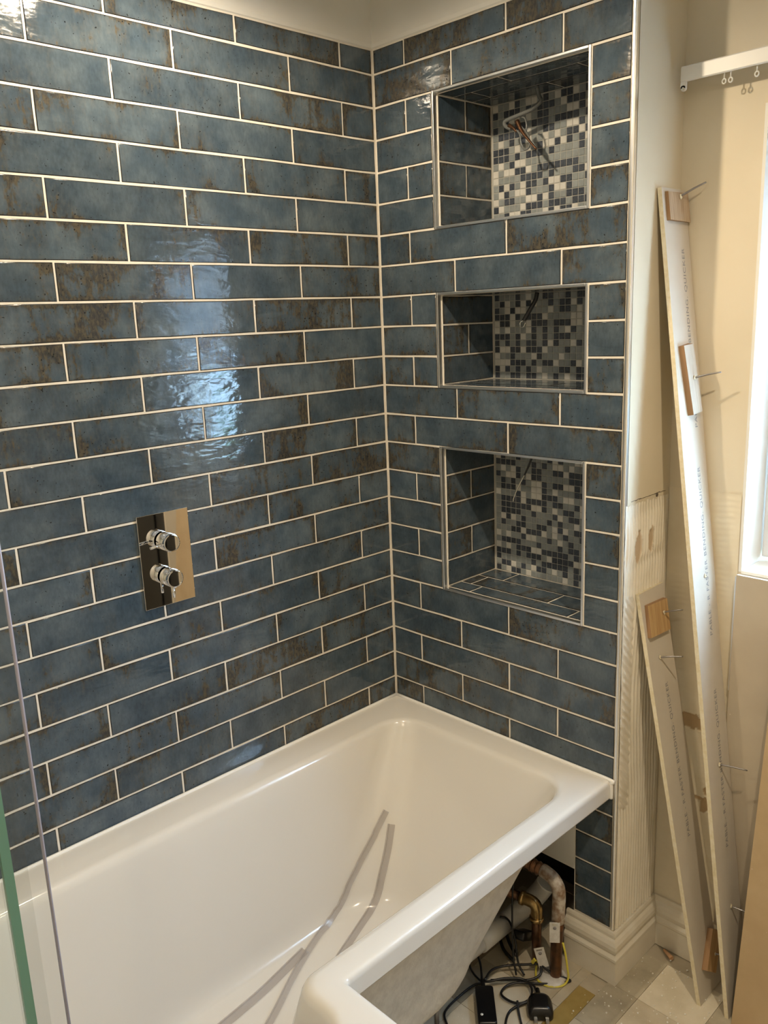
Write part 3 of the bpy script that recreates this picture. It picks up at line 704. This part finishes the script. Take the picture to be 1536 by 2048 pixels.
bm = bmesh.new(); add_box(bm, SX - 0.010, SX + 0.010, -1.684, -1.6722, 0.5445, 2.03); under(scr, build('wall_channel', bm, M_CHROME))

# ------------------------------------------------------------------ chrome shower valve
val = tag(empty('shower_valve', (0.0005, -0.7, 1.118)), 'polished chrome shower valve plate with two round knobs on the blue tiles', 'shower valve')
under(val, boxes('plate', [(0.0004, 0.0060, -0.7640, -0.6385, 1.0125, 1.2235)], M_CHROME, None, 0.0008))
for zc, nm in ((1.161, 'a'), (1.080, 'b')):
    y = -0.7065
    bm = bmesh.new()
    add_lathe(bm, [(0.0170, 0.0), (0.0170, 0.0035), (0.0196, 0.0040), (0.0202, 0.005), (0.0202, 0.0165), (0.0196, 0.0172), (0.0196, 0.0182), (0.0202, 0.0190), (0.0202, 0.0365), (0.0192, 0.0385), (0.0176, 0.0388), (0.0172, 0.0378), (0.0001, 0.0378)], (0.0062, y, zc), (1, 0, 0), 40)
    kn = under(val, build('knob', bm, M_CHROME))
    for f in kn.data.polygons: f.use_smooth = True
    kn.modifiers.new('split', 'EDGE_SPLIT').split_angle = math.radians(35)
    bm = bmesh.new()
    d = Vector((0, -1, -0.10)).normalized() if nm == 'a' else Vector((0, 0, -1))
    base = Vector((0.031, y, zc)) + d * 0.0203
    add_tube(bm, [base, base + d * 0.025], 0.0032, 12, curve=False)
    lv = build('lever', bm, M_CHROME); lv.parent = kn; lv.matrix_parent_inverse = (Matrix.Translation(-val.location)).inverted() @ Matrix.Translation(-val.location)

# ------------------------------------------------------------------ leaning boards
def frame_mat(o, top, side):
    o = Vector(o); ez = (Vector(top) - o); L = ez.length; ez.normalize()
    ey = Vector(side); ey = (ey - ez * ey.dot(ez)).normalized(); ex = ey.cross(ez)
    return Matrix(((ex.x, ey.x, ez.x, o.x), (ex.y, ey.y, ez.y, o.y), (ex.z, ey.z, ez.z, o.z), (0, 0, 0, 1))), L
def text_mesh(s, size):
    cu = bpy.data.curves.new('printed_text', 'FONT'); cu.body = s; cu.size = size; cu.extrude = 0.0
    cu.space_character = 1.15
    o = bpy.data.objects.new('printed_text', cu); COL.objects.link(o)
    dg = bpy.context.evaluated_depsgraph_get(); me = bpy.data.meshes.new_from_object(o.evaluated_get(dg))
    bpy.data.objects.remove(o); me.materials.clear(); me.materials.append(M_INK)
    return me
TXT = text_mesh('PABLE - R FASTER BENDING. QUICKER', 0.0150)
def strip(label, bot, top, side, w, th, texts, blocks, nails):
    """board strip: local z along its length, y across, front face at x = 0, back at -th"""
    m4, L = frame_mat(bot, top, side)
    root = tag(empty('plasterboard_strip'), label, 'board', 'plasterboard strips leaning in the corner'); root.matrix_world = m4
    bm = bmesh.new()
    add_box(bm, -th, 0, 0, w, 0, L)
    for f in bm.faces: f.material_index = 0 if abs(f.normal.x) > 0.9 or f.calc_center_median().x in (0, -th) else 1
    obj('board', mesh_of('board', bm, [M_STRIP, M_CORE]), root)
    for z, y in texts:
        o = obj('printed_text', TXT, root)
        # letters read upward, tops to the left (towards -y)
        o.matrix_local = Matrix(((0, 0, 1, 0.0004), (0, -1.08, 0, y), (1.30, 0, 0, z), (0, 0, 0, 1)))
    for y0, y1, z0, z1, t, rot, mt in blocks:
        bm = bmesh.new(); add_box(bm, -t / 2, t / 2, -(y1 - y0) / 2, (y1 - y0) / 2, -(z1 - z0) / 2, (z1 - z0) / 2)
        bm.normal_update()
        for f in bm.faces: f.material_index = 0 if abs(f.normal.x) > 0.9 else 1
        for v in bm.verts: v.co += Vector((0, R.uniform(-.0015, .0015), R.uniform(-.0015, .0015)))
        o = obj('wood_offcut', mesh_of('wood_offcut', bm, [mt, M_WOODEDGE]), root)
        o.matrix_local = Matrix.Translation((t / 2 + 0.0002, (y0 + y1) / 2, (z0 + z1) / 2)) @ Matrix.Rotation(rot, 4, 'X')
    for y, z, d, ln, lift in nails:
        bm = bmesh.new(); d = Vector(d).normalized(); p = Vector((lift, y, z))
        add_tube(bm, [p - d * 0.004, p + d * ln * 0.5 + Vector((0, 0, 0.001)), p + d * ln], 0.002, 6, 3, rads=(0.0024, 0.0016))
        nl = obj('nail', mesh_of('nail', bm, M_NAIL), root)
        bm = bmesh.new(); bmesh.ops.create_icosphere(bm, subdivisions=1, radius=0.0055)
        for v in bm.verts: v.co = Vector((abs(v.co.x) * 0.6 + 0.0003, v.co.y * R.uniform(0.6, 1.3), v.co.z * R.uniform(0.7, 1.4)))
        o = obj('paper_chip', mesh_of('paper_chip', bm, M_CORE), root); o.location = (lift, y, z)
    return root
strip('tall pale plasterboard strip reaching above the window sill, wood offcut at its top',
      (0.985, 0.0735, 0.0), (0.7365, 0.094, 1.858), (0, 1, 0), 0.1040, 0.0095,
      [(1.372, 0.076), (0.905, 0.070), (0.40, 0.066)],
      [(0.012, 0.100, 1.808, 1.866, 0.008, 0.02, M_WOOD2), (0.028, 0.070, 1.405, 1.552, 0.012, 0.12, M_WOOD3)],
      [(0.062, 1.858, (1, 0.35, 0.35), 0.055, 0.0085), (0.052, 1.48, (1, 0.28, 0.10), 0.055, 0.0125), (0.056, 1.045, (0.5, 0.1, 0.1), 0.004, 0.0003), (0.052, 0.605, (1, 0.25, -0.12), 0.060, 0.0003), (0.055, 0.255, (1, 0.25, -0.25), 0.06, 0.0003)])
strip('short pale plasterboard strip leaning below the combed adhesive, wood offcuts at both ends',
      (0.9216, 0.066, 0.0), (0.7365, 0.0535, 0.990), (0, 1, 0), 0.1120, 0.0095,
      [(0.40, 0.066)],
      [(0.012, 0.100, 0.900, 0.976, 0.010, -0.06, M_WOOD), (0.050, 0.100, 0.055, 0.150, 0.014, -0.62, M_WOOD)],
      [(0.076, 0.945, (1, 0.20, 0.12), 0.045, 0.0105), (0.048, 0.845, (1, 0.30, 0.02), 0.052, 0.0003), (0.076, 0.095, (1, 0.1, 0.0), 0.05, 0.0125)])

sheet = tag(empty('plasterboard_sheet', (1.24, 0.19, 0.139)), 'large buff plasterboard sheet fixed to the wall under the window', 'board')
m4, L = frame_mat((0.8905, 0.1860, 0.1385), (0.8975, 0.1860, 1.0355), (1, 0, 0))
bm = bmesh.new(); add_box(bm, -0.0125, 0, 0, 0.70, 0, L)
bm.normal_update()
for f in bm.faces: f.material_index = 0 if abs(f.normal.x) > 0.9 else 1
o = build('board', bm, [M_SHEET, M_WHITE]); o.matrix_world = m4; under(sheet, o)
bm = bmesh.new(); add_box(bm, -0.0120, -0.0005, -0.0030, -0.0004, 0.62, L - 0.004)
o = build('metal_bead', bm, M_TRIM); o.matrix_world = m4; under(sheet, o)
brown = tag(empty('hardboard_sheet', (1.3, 0.07, 0.0)), 'brown board leaning in front of the buff plasterboard sheet', 'board')
m4, L = frame_mat((0.9945, 0.066, 0.0), (1.0010, 0.178, 1.0), (1, 0, -0.04))
bm = bmesh.new(); add_box(bm, -0.006, 0.0, 0, 0.46, 0, L)
o = build('board', bm, M_BROWN); o.matrix_world = m4; under(brown, o)

# ------------------------------------------------------------------ curtain track above the window
tr = tag(empty('curtain_track', (0.74, 0.17, 2.075)), 'white plastic curtain track fixed high beside the window', 'curtain track')
bm = bmesh.new()
sec = [(0.150, 2.061), (0.148, 2.063), (0.148, 2.088), (0.150, 2.0905), (0.162, 2.0905), (0.162, 2.084), (0.153, 2.084), (0.153, 2.061)]
add_loft(bm, [[(x, y, z) for y, z in sec] for x in (0.742, 1.2, 1.65)], smooth=False)
under(tr, build('rail', bm, M_RAIL))
bm = bmesh.new(); add_box(bm, 0.7415, 0.7525, 0.149, 0.156, 2.049, 2.061); add_lathe(bm, [(0.0, 0), (0.0055, 0), (0.0055, 0.007), (0.0024, 0.007), (0.0024, 0.004), (0, 0.004)], (0.747, 0.156, 2.049), (0, -1, 0), 14)
under(tr, build('end_stop', bm, M_RAIL))
for x in (0.76, 1.2, 1.6):
    under(tr, boxes('bracket', [(x, x + 0.018, 0.1622, YB - 0.0002, 2.078, 2.090)], M_RAIL))
for x in (0.829, 0.842, 0.893):
    bm = bmesh.new(); add_tube(bm, [(x, 0.156, 2.064), (x, 0.156, 2.051)], 0.0013, 6, curve=False)
    add_tube(bm, [(x + 0.0038 * math.sin(a * math.pi / 4), 0.156, 2.0465 + 0.0045 * math.cos(a * math.pi / 4)) for a in range(9)], 0.0014, 6, 2)
    under(tr, build('glider', bm, M_RAIL))

# ------------------------------------------------------------------ plumbing under the bath
def pipe(bm, pts, r, seg=14, k=5): add_tube(bm, pts, r, seg, k)
wp = tag(empty('waste_pipe', (0.47, -0.13, 0.07)), 'white plastic waste pipe running under the bath', 'pipe')
bm = bmesh.new(); add_tube(bm, [(0.462, -0.46, 0.078), (0.468, -0.10, 0.078)], 0.022, 18, curve=False); under(wp, build('tube', bm, M_PVC))
bm = bmesh.new(); add_lathe(bm, [(0.0222, 0), (0.0265, 0.001), (0.0265, 0.10), (0.0222, 0.101)], (0.4655, -0.20, 0.078), (0.01, 1, 0), 18); under(wp, build('socket', bm, M_PVC))
bm = bmesh.new(); add_tube(bm, [(0.468, -0.10, 0.078), (0.472, -0.055, 0.082), (0.490, -0.02, 0.105), (0.508, 0.0, 0.135), (0.520, 0.010, 0.16)], 0.0255, 18); under(wp, build('elbow', bm, M_PVC))
cp = tag(empty('copper_pipe', (0.552, -0.075, 0.0)), 'bright copper pipe with a brass elbow under the bath', 'pipe')
bm = bmesh.new(); add_tube(bm, [(0.552, -0.075, 0.0), (0.552, -0.075, 0.150)], 0.0125, 14, curve=False); under(cp, build('riser', bm, M_COPPER))
bm = bmesh.new(); add_tube(bm, [(0.552, -0.075, 0.130), (0.552, -0.075, 0.152), (0.545, -0.077, 0.165), (0.530, -0.080, 0.168), (0.515, -0.083, 0.168)], 0.0155, 14); add_lathe(bm, [(0.0155, 0), (0.018, 0.001), (0.018, 0.010), (0.0155, 0.011)], (0.552, -0.075, 0.118), (0, 0, 1), 14); add_lathe(bm, [(0.0155, 0), (0.018, 0.001), (0.018, 0.010), (0.0155, 0.011)], (0.520, -0.082, 0.168), (-1, -0.2, 0), 14)
under(cp, build('elbow', bm, M_BRASS))
bm = bmesh.new(); add_tube(bm, [(0.515, -0.083, 0.168), (0.30, -0.126, 0.170)], 0.0115, 14, curve=False); under(cp, build('branch', bm, M_COPPER))
cp2 = tag(empty('copper_pipe', (0.625, -0.089, 0.0)), 'thick paint-spattered pipe bending over beside the tiled column', 'pipe')
bm = bmesh.new(); add_tube(bm, [(0.620, -0.090, 0.0), (0.622, -0.090, 0.08), (0.626, -0.090, 0.17)], 0.0150, 14, 4); under(cp2, build('riser', bm, M_COPPER))
bm = bmesh.new(); add_tube(bm, [(0.626, -0.090, 0.165), (0.628, -0.090, 0.225), (0.626, -0.090, 0.255), (0.612, -0.090, 0.275), (0.590, -0.090, 0.283), (0.580, -0.090, 0.284)], 0.0165, 14); under(cp2, build('elbow', bm, M_DIRTYPIPE))
bm = bmesh.new(); add_tube(bm, [(0.582, -0.090, 0.284), (0.30, -0.086, 0.280)], 0.0150, 14, curve=False)
for x in (0.570, 0.556, 0.550, 0.532): add_lathe(bm, [(0.0150, 0), (0.0172, 0.0012), (0.0172, 0.003), (0.0150, 0.0042)], (x, -0.090, 0.2838), (-1, 0, 0), 14)
under(cp2, build('branch', bm, M_COPPER))
for lab, p, ang, tilt in (('white metal earth tag clipped upright on the thick pipe', (0.629, -0.1085, 0.145), 0.25, 0.0), ('white metal earth tag tilted at the foot of the copper pipes', (0.593, -0.112, 0.055), 0.45, -0.25)):
    tg = tag(empty('pipe_tag', p), lab, 'tag')
    m4 = Matrix.Translation(p) @ Matrix.Rotation(0.7, 4, 'Z') @ Matrix.Rotation(tilt, 4, 'Y') @ Matrix.Scale(1.18, 4)
    bm = bmesh.new(); add_box(bm, -0.0105, 0.0105, -0.0006, 0.0006, -0.024, 0.024)
    o = build('plate', bm, M_TAG); o.matrix_world = m4; under(tg, o)
    bm = bmesh.new(); add_box(bm, -0.006, 0.006, -0.0024, -0.0007, 0.0185, 0.0215)
    o = build('clip', bm, M_TIN); o.matrix_world = m4; under(tg, o)
    bm = bmesh.new(); add_lathe(bm, [(0.0, 0), (0.0036, 0), (0.0036, 0.0006), (0, 0.0006)], (0, -0.0007, 0.011), (0, -1, 0), 12)
    o = build('printed_mark', bm, M_INK); o.matrix_world = m4; under(tg, o)
ew = tag(empty('earth_wire', (0.62, -0.10, 0.004)), 'yellow earth wire looping around the foot of the thick pipe', 'wire')
bm = bmesh.new(); add_tube(bm, [(0.645, -0.097, 0.118), (0.652, -0.096, 0.09), (0.657, -0.094, 0.05), (0.658, -0.092, 0.02), (0.652, -0.105, 0.005), (0.635, -0.125, 0.004), (0.612, -0.135, 0.004), (0.590, -0.128, 0.004), (0.574, -0.108, 0.006), (0.566, -0.090, 0.02)], 0.0026, 8)
under(ew, build('sleeve', bm, M_YELLOW))
cl = tag(empty('pipe_collar', (0.618, -0.105, 0.001)), 'grubby white plaster patch around the foot of the pipes', 'pipe collar')
bm = bmesh.new(); add_lathe(bm, [(0.0, 0.0), (0.038, 0.0), (0.036, 0.006), (0.022, 0.009), (0.0, 0.009)], (0.614, -0.098, 0.0002), (0, 0, 1), 16)
under(cl, build('plaster', bm, M_TAG))
bat = tag(boxes('timber_batten', [(0.428, 0.448, -0.80, -0.03, 0.0005, 0.024)], M_TIMBER, None, 0.001), 'dark timber batten on the floor under the bath', 'batten')

# ------------------------------------------------------------------ cables, adapter and plug on the floor
ad = tag(empty('power_adapter', (0.566, -0.300, 0.0)), 'black rectangular power adapter lying on the floor beside the bath', 'power adapter')
def rbox(w, d, h, r, n=5):
    c = [(-w / 2, d / 2), (w / 2, d / 2), (w / 2, -d / 2), (-w / 2, -d / 2)]
    return [ring([(x * s, y * s) for x, y in c], r * s, z, n) for s, z in ((0.94, 0.0), (1.0, 0.004), (1.0, h - 0.004), (0.94, h))]
bm = bmesh.new(); add_loft(bm, rbox(0.044, 0.115, 0.030, 0.006)); o = build('case', bm, M_BLACK); o.matrix_world = Matrix.Translation((0.566, -0.298, 0.0005)) @ Matrix.Rotation(0.76, 4, 'Z'); under(ad, o)
bm = bmesh.new(); add_lathe(bm, [(0.0, 0), (0.0034, 0), (0.0034, 0.0006), (0, 0.0006)], (0.580, -0.330, 0.0307), (0, 0, 1), 12); under(ad, build('indicator', bm, M_SILICONE))
bm = bmesh.new(); add_tube(bm, [(0.527, -0.258, 0.016), (0.512, -0.243, 0.018), (0.500, -0.232, 0.017)], 0.005, 10, rads=(0.0065, 0.0035)); under(ad, build('strain_relief', bm, M_BLACK))
pg = tag(empty('mains_plug', (0.655, -0.205, 0.0)), 'black three-pin mains plug lying on the floor by the golden strip', 'plug')
m4 = Matrix.Translation((0.655, -0.206, 0.0005)) @ Matrix.Rotation(0.72, 4, 'Z') @ Matrix.Scale(1.22, 4)
bm = bmesh.new(); add_loft(bm, [ring([(-0.024 * s, 0.025 * s), (0.024 * s, 0.025 * s), (0.024 * s, -0.024 * s), (-0.024 * s, -0.024 * s)], [0.019 * s, 0.019 * s, 0.008 * s, 0.008 * s], z) for s, z in ((0.92, 0.0), (1.0, 0.004), (1.0, 0.016), (0.86, 0.024), (0.60, 0.027))])
o = build('case', bm, M_BLACK); o.matrix_world = m4; under(pg, o)
bm = bmesh.new(); add_tube(bm, [(0, 0.022, 0.010), (0, 0.048, 0.008)], 0.005, 10, curve=False, rads=(0.0062, 0.0042)); o = build('strain_relief', bm, M_BLACK); o.matrix_world = m4; under(pg, o)
for px_ in (-0.011, 0.011):
    bm = bmesh.new(); add_box(bm, px_ - 0.003, px_ + 0.003, -0.040, -0.0245, 0.008, 0.012); o = build('pin', bm, M_TIN); o.matrix_world = m4; under(pg, o)
def cable(label, pts, r, mat=M_CABLE):
    c = tag(empty('power_cable', pts[0]), label, 'cable')
    bm = bmesh.new(); add_tube(bm, pts, r, 8, 6); under(c, build('sheath', bm, mat)); return c
cable('black cable looping wide to the left of the adapter on the floor', [(0.512, -0.240, 0.016), (0.495, -0.262, 0.010), (0.488, -0.310, 0.004), (0.490, -0.350, 0.003), (0.500, -0.372, 0.003), (0.530, -0.392, 0.003), (0.60, -0.44, 0.003)], 0.0028)
cable('black flex running from the plug around to the adapter', [(0.618, -0.168, 0.009), (0.600, -0.160, 0.012), (0.575, -0.178, 0.014), (0.556, -0.205, 0.010), (0.560, -0.232, 0.008), (0.590, -0.235, 0.008), (0.615, -0.222, 0.010), (0.622, -0.196, 0.014), (0.604, -0.172, 0.018), (0.578, -0.172, 0.022), (0.548, -0.200, 0.024), (0.522, -0.232, 0.020), (0.506, -0.238, 0.016)], 0.0029)
cable('black cable bent to a sharp corner in front of the skirting', [(0.590, -0.110, 0.034), (0.605, -0.106, 0.022), (0.628, -0.092, 0.010), (0.650, -0.079, 0.004), (0.6560, -0.080, 0.0035), (0.650, -0.090, 0.0035), (0.628, -0.120, 0.004), (0.600, -0.150, 0.008), (0.575, -0.172, 0.012)], 0.0030)
cable('black cable rising from the adapter into the dark under the bath', [(0.506, -0.238, 0.017), (0.472, -0.205, 0.030), (0.440, -0.195, 0.060), (0.432, -0.175, 0.095), (0.432, -0.165, 0.12)], 0.0028)
cable('short black lead ending free beside the waste pipe', [(0.512, -0.244, 0.018), (0.478, -0.236, 0.018), (0.455, -0.228, 0.030), (0.438, -0.216, 0.050), (0.432, -0.210, 0.060)], 0.0026)
cable('black cable looped in front of the earth tag', [(0.512, -0.236, 0.020), (0.506, -0.200, 0.022), (0.522, -0.165, 0.022), (0.560, -0.130, 0.026), (0.586, -0.112, 0.030), (0.600, -0.124, 0.020), (0.588, -0.150, 0.012), (0.556, -0.182, 0.012), (0.520, -0.222, 0.016)], 0.0029)
cable('thin black cable hanging straight down in front of the copper pipes', [(0.505, -0.108, 0.245), (0.512, -0.122, 0.19), (0.520, -0.134, 0.135), (0.532, -0.148, 0.09), (0.542, -0.158, 0.05), (0.556, -0.166, 0.016)], 0.0024)
cable('black cable crossing over the white waste pipe', [(0.470, -0.120, 0.110), (0.485, -0.112, 0.108), (0.505, -0.118, 0.102), (0.530, -0.134, 0.075), (0.544, -0.142, 0.03), (0.566, -0.146, 0.008)], 0.0028)
cable('grey-sheened lead running off towards the camera from the plug tangle', [(0.604, -0.226, 0.012), (0.622, -0.245, 0.006), (0.650, -0.270, 0.003), (0.690, -0.300, 0.003), (0.74, -0.335, 0.003)], 0.0028, M_DARKWIRE)
cable('black lead leaving the tangle between adapter and plug', [(0.626, -0.205, 0.012), (0.612, -0.232, 0.008), (0.605, -0.258, 0.004), (0.618, -0.290, 0.003), (0.65, -0.33, 0.003)], 0.0030)
ext = tag(empty('cable_junction', (0.54, -0.10, 0.0)), 'black connector block with a yellow tab among the pipes', 'connector')
bm = bmesh.new(); add_loft(bm, rbox(0.030, 0.095, 0.022, 0.004)); o = build('case', bm, M_BLACK); o.matrix_world = Matrix.Translation((0.520, -0.090, 0.052)) @ Matrix.Rotation(0.30, 4, 'Z') @ Matrix.Rotation(-0.62, 4, 'X'); under(ext, o)
bm = bmesh.new(); add_box(bm, -0.004, 0.004, -0.002, 0.002, -0.008, 0.008); o = build('yellow_tab', bm, M_YELLOW); o.matrix_world = Matrix.Translation((0.576, -0.121, 0.040)) @ Matrix.Rotation(0.5, 4, 'Y'); under(ext, o)
for i, pts in enumerate(([(0.520, -0.128, 0.010), (0.480, -0.118, 0.016), (0.450, -0.098, 0.028)], [(0.522, -0.120, 0.022), (0.488, -0.105, 0.034), (0.462, -0.085, 0.040)])):
    bm = bmesh.new(); add_tube(bm, pts, 0.0045, 8); under(ext, build('lead', bm, M_CABLE))

# small things on the floor
scrap = tag(empty('terracotta_scrap', (0.792, 0.158, 0.001)), 'orange-brown sliver lying on the floor against the skirting', 'scrap')
bm = bmesh.new(); add_tube(bm, [(0.774, 0.170, 0.006), (0.788, 0.163, 0.006), (0.803, 0.156, 0.0055)], 0.005, 8, rads=(0.003, 0.0058)); under(scrap, build('sliver', bm, M_TERRA))
bm = bmesh.new()
for i in range(170):
    x, y = R.uniform(0.70, 1.02), R.uniform(-0.22, 0.16)
    if x < XE + 0.02 and y > -0.03: continue
    s = R.uniform(0.0008, 0.0026)
    mt = Matrix.Translation((x, y, s * 0.5)) @ Matrix.Rotation(R.uniform(0, 3), 4, Vector((R.random(), R.random(), 1)).normalized())
    bmesh.ops.create_icosphere(bm, subdivisions=1, radius=s, matrix=mt)
o = build('plaster_crumbs', bm, M_WHITE); o['kind'] = 'stuff'; tag(o, 'white plaster crumbs scattered on the floor', 'debris')

# ------------------------------------------------------------------ ceiling downlights
for lab, x, y, pw, cone, bl_ in (('recessed ceiling downlight over the middle of the bath', 0.42, -0.70, 2.2, 176, 0.45), ('recessed ceiling downlight in front of the window', 1.50, -0.70, 3.5, 160, 0.75), ('added unseen ceiling fill lamp over the near end of the bath', 0.42, -1.75, 0.7, 176, 0.7), ('added unseen ceiling fill lamp over the near side of the room', 1.50, -1.80, 1.1, 165, 0.7)):  # the two lamps at the near end are added, unseen, as warm fill
    d = tag(empty('downlight', (x, y, CEIL)), lab, 'downlight', 'ceiling downlights')
    bm = bmesh.new(); add_lathe(bm, [(0.030, 0.0), (0.043, 0.0), (0.043, 0.004), (0.036, 0.0075), (0.030, 0.006)], (x, y, CEIL - 0.0002), (0, 0, -1), 28); under(d, build('bezel', bm, M_TRIM))
    bm = bmesh.new(); add_lathe(bm, [(0.0, 0.0), (0.0295, 0.0), (0.0285, 0.002), (0.0, 0.0035)], (x, y, CEIL - 0.0003), (0, 0, -1), 24); under(d, build('lens', bm, M_LAMP))
    li = bpy.data.lights.new('downlight_lamp', 'SPOT'); li.spot_size = math.radians(cone); li.spot_blend = bl_; li.energy = LAMP * pw; li.color = LAMP_COL; li.shadow_soft_size = 0.022
    lo = bpy.data.objects.new('downlight_lamp', li); COL.objects.link(lo); lo.location = (x, y, CEIL - 0.034)

# ------------------------------------------------------------------ garden outside the window
sh = tag(empty('garden_shrub', (2.5, 1.5, -0.6)), 'leafy green shrub in the garden outside the window', 'shrub')
bm = bmesh.new()
for i in range(1400):
    c = Vector((R.gauss(2.5, 0.28), R.gauss(1.5, 0.2), R.gauss(0.85, 0.25)))
    d = Vector((R.uniform(-1, 1), R.uniform(-1, 1), R.uniform(-.4, 1))).normalized(); s = d.orthogonal().normalized() * 0.022
    vs = [bm.verts.new(c), bm.verts.new(c + d * 0.045 + s), bm.verts.new(c + d * 0.09), bm.verts.new(c + d * 0.045 - s)]
    bm.faces.new(vs)
o = build('foliage', bm, M_LEAF); o['kind'] = 'stuff'; under(sh, o)
bm = bmesh.new(); add_tube(bm, [(2.5, 1.5, -0.6), (2.52, 1.5, 0.2), (2.5, 1.5, 0.9)], 0.05, 8, rads=(0.06, 0.02)); under(sh, build('stem', bm, M_TIMBER))
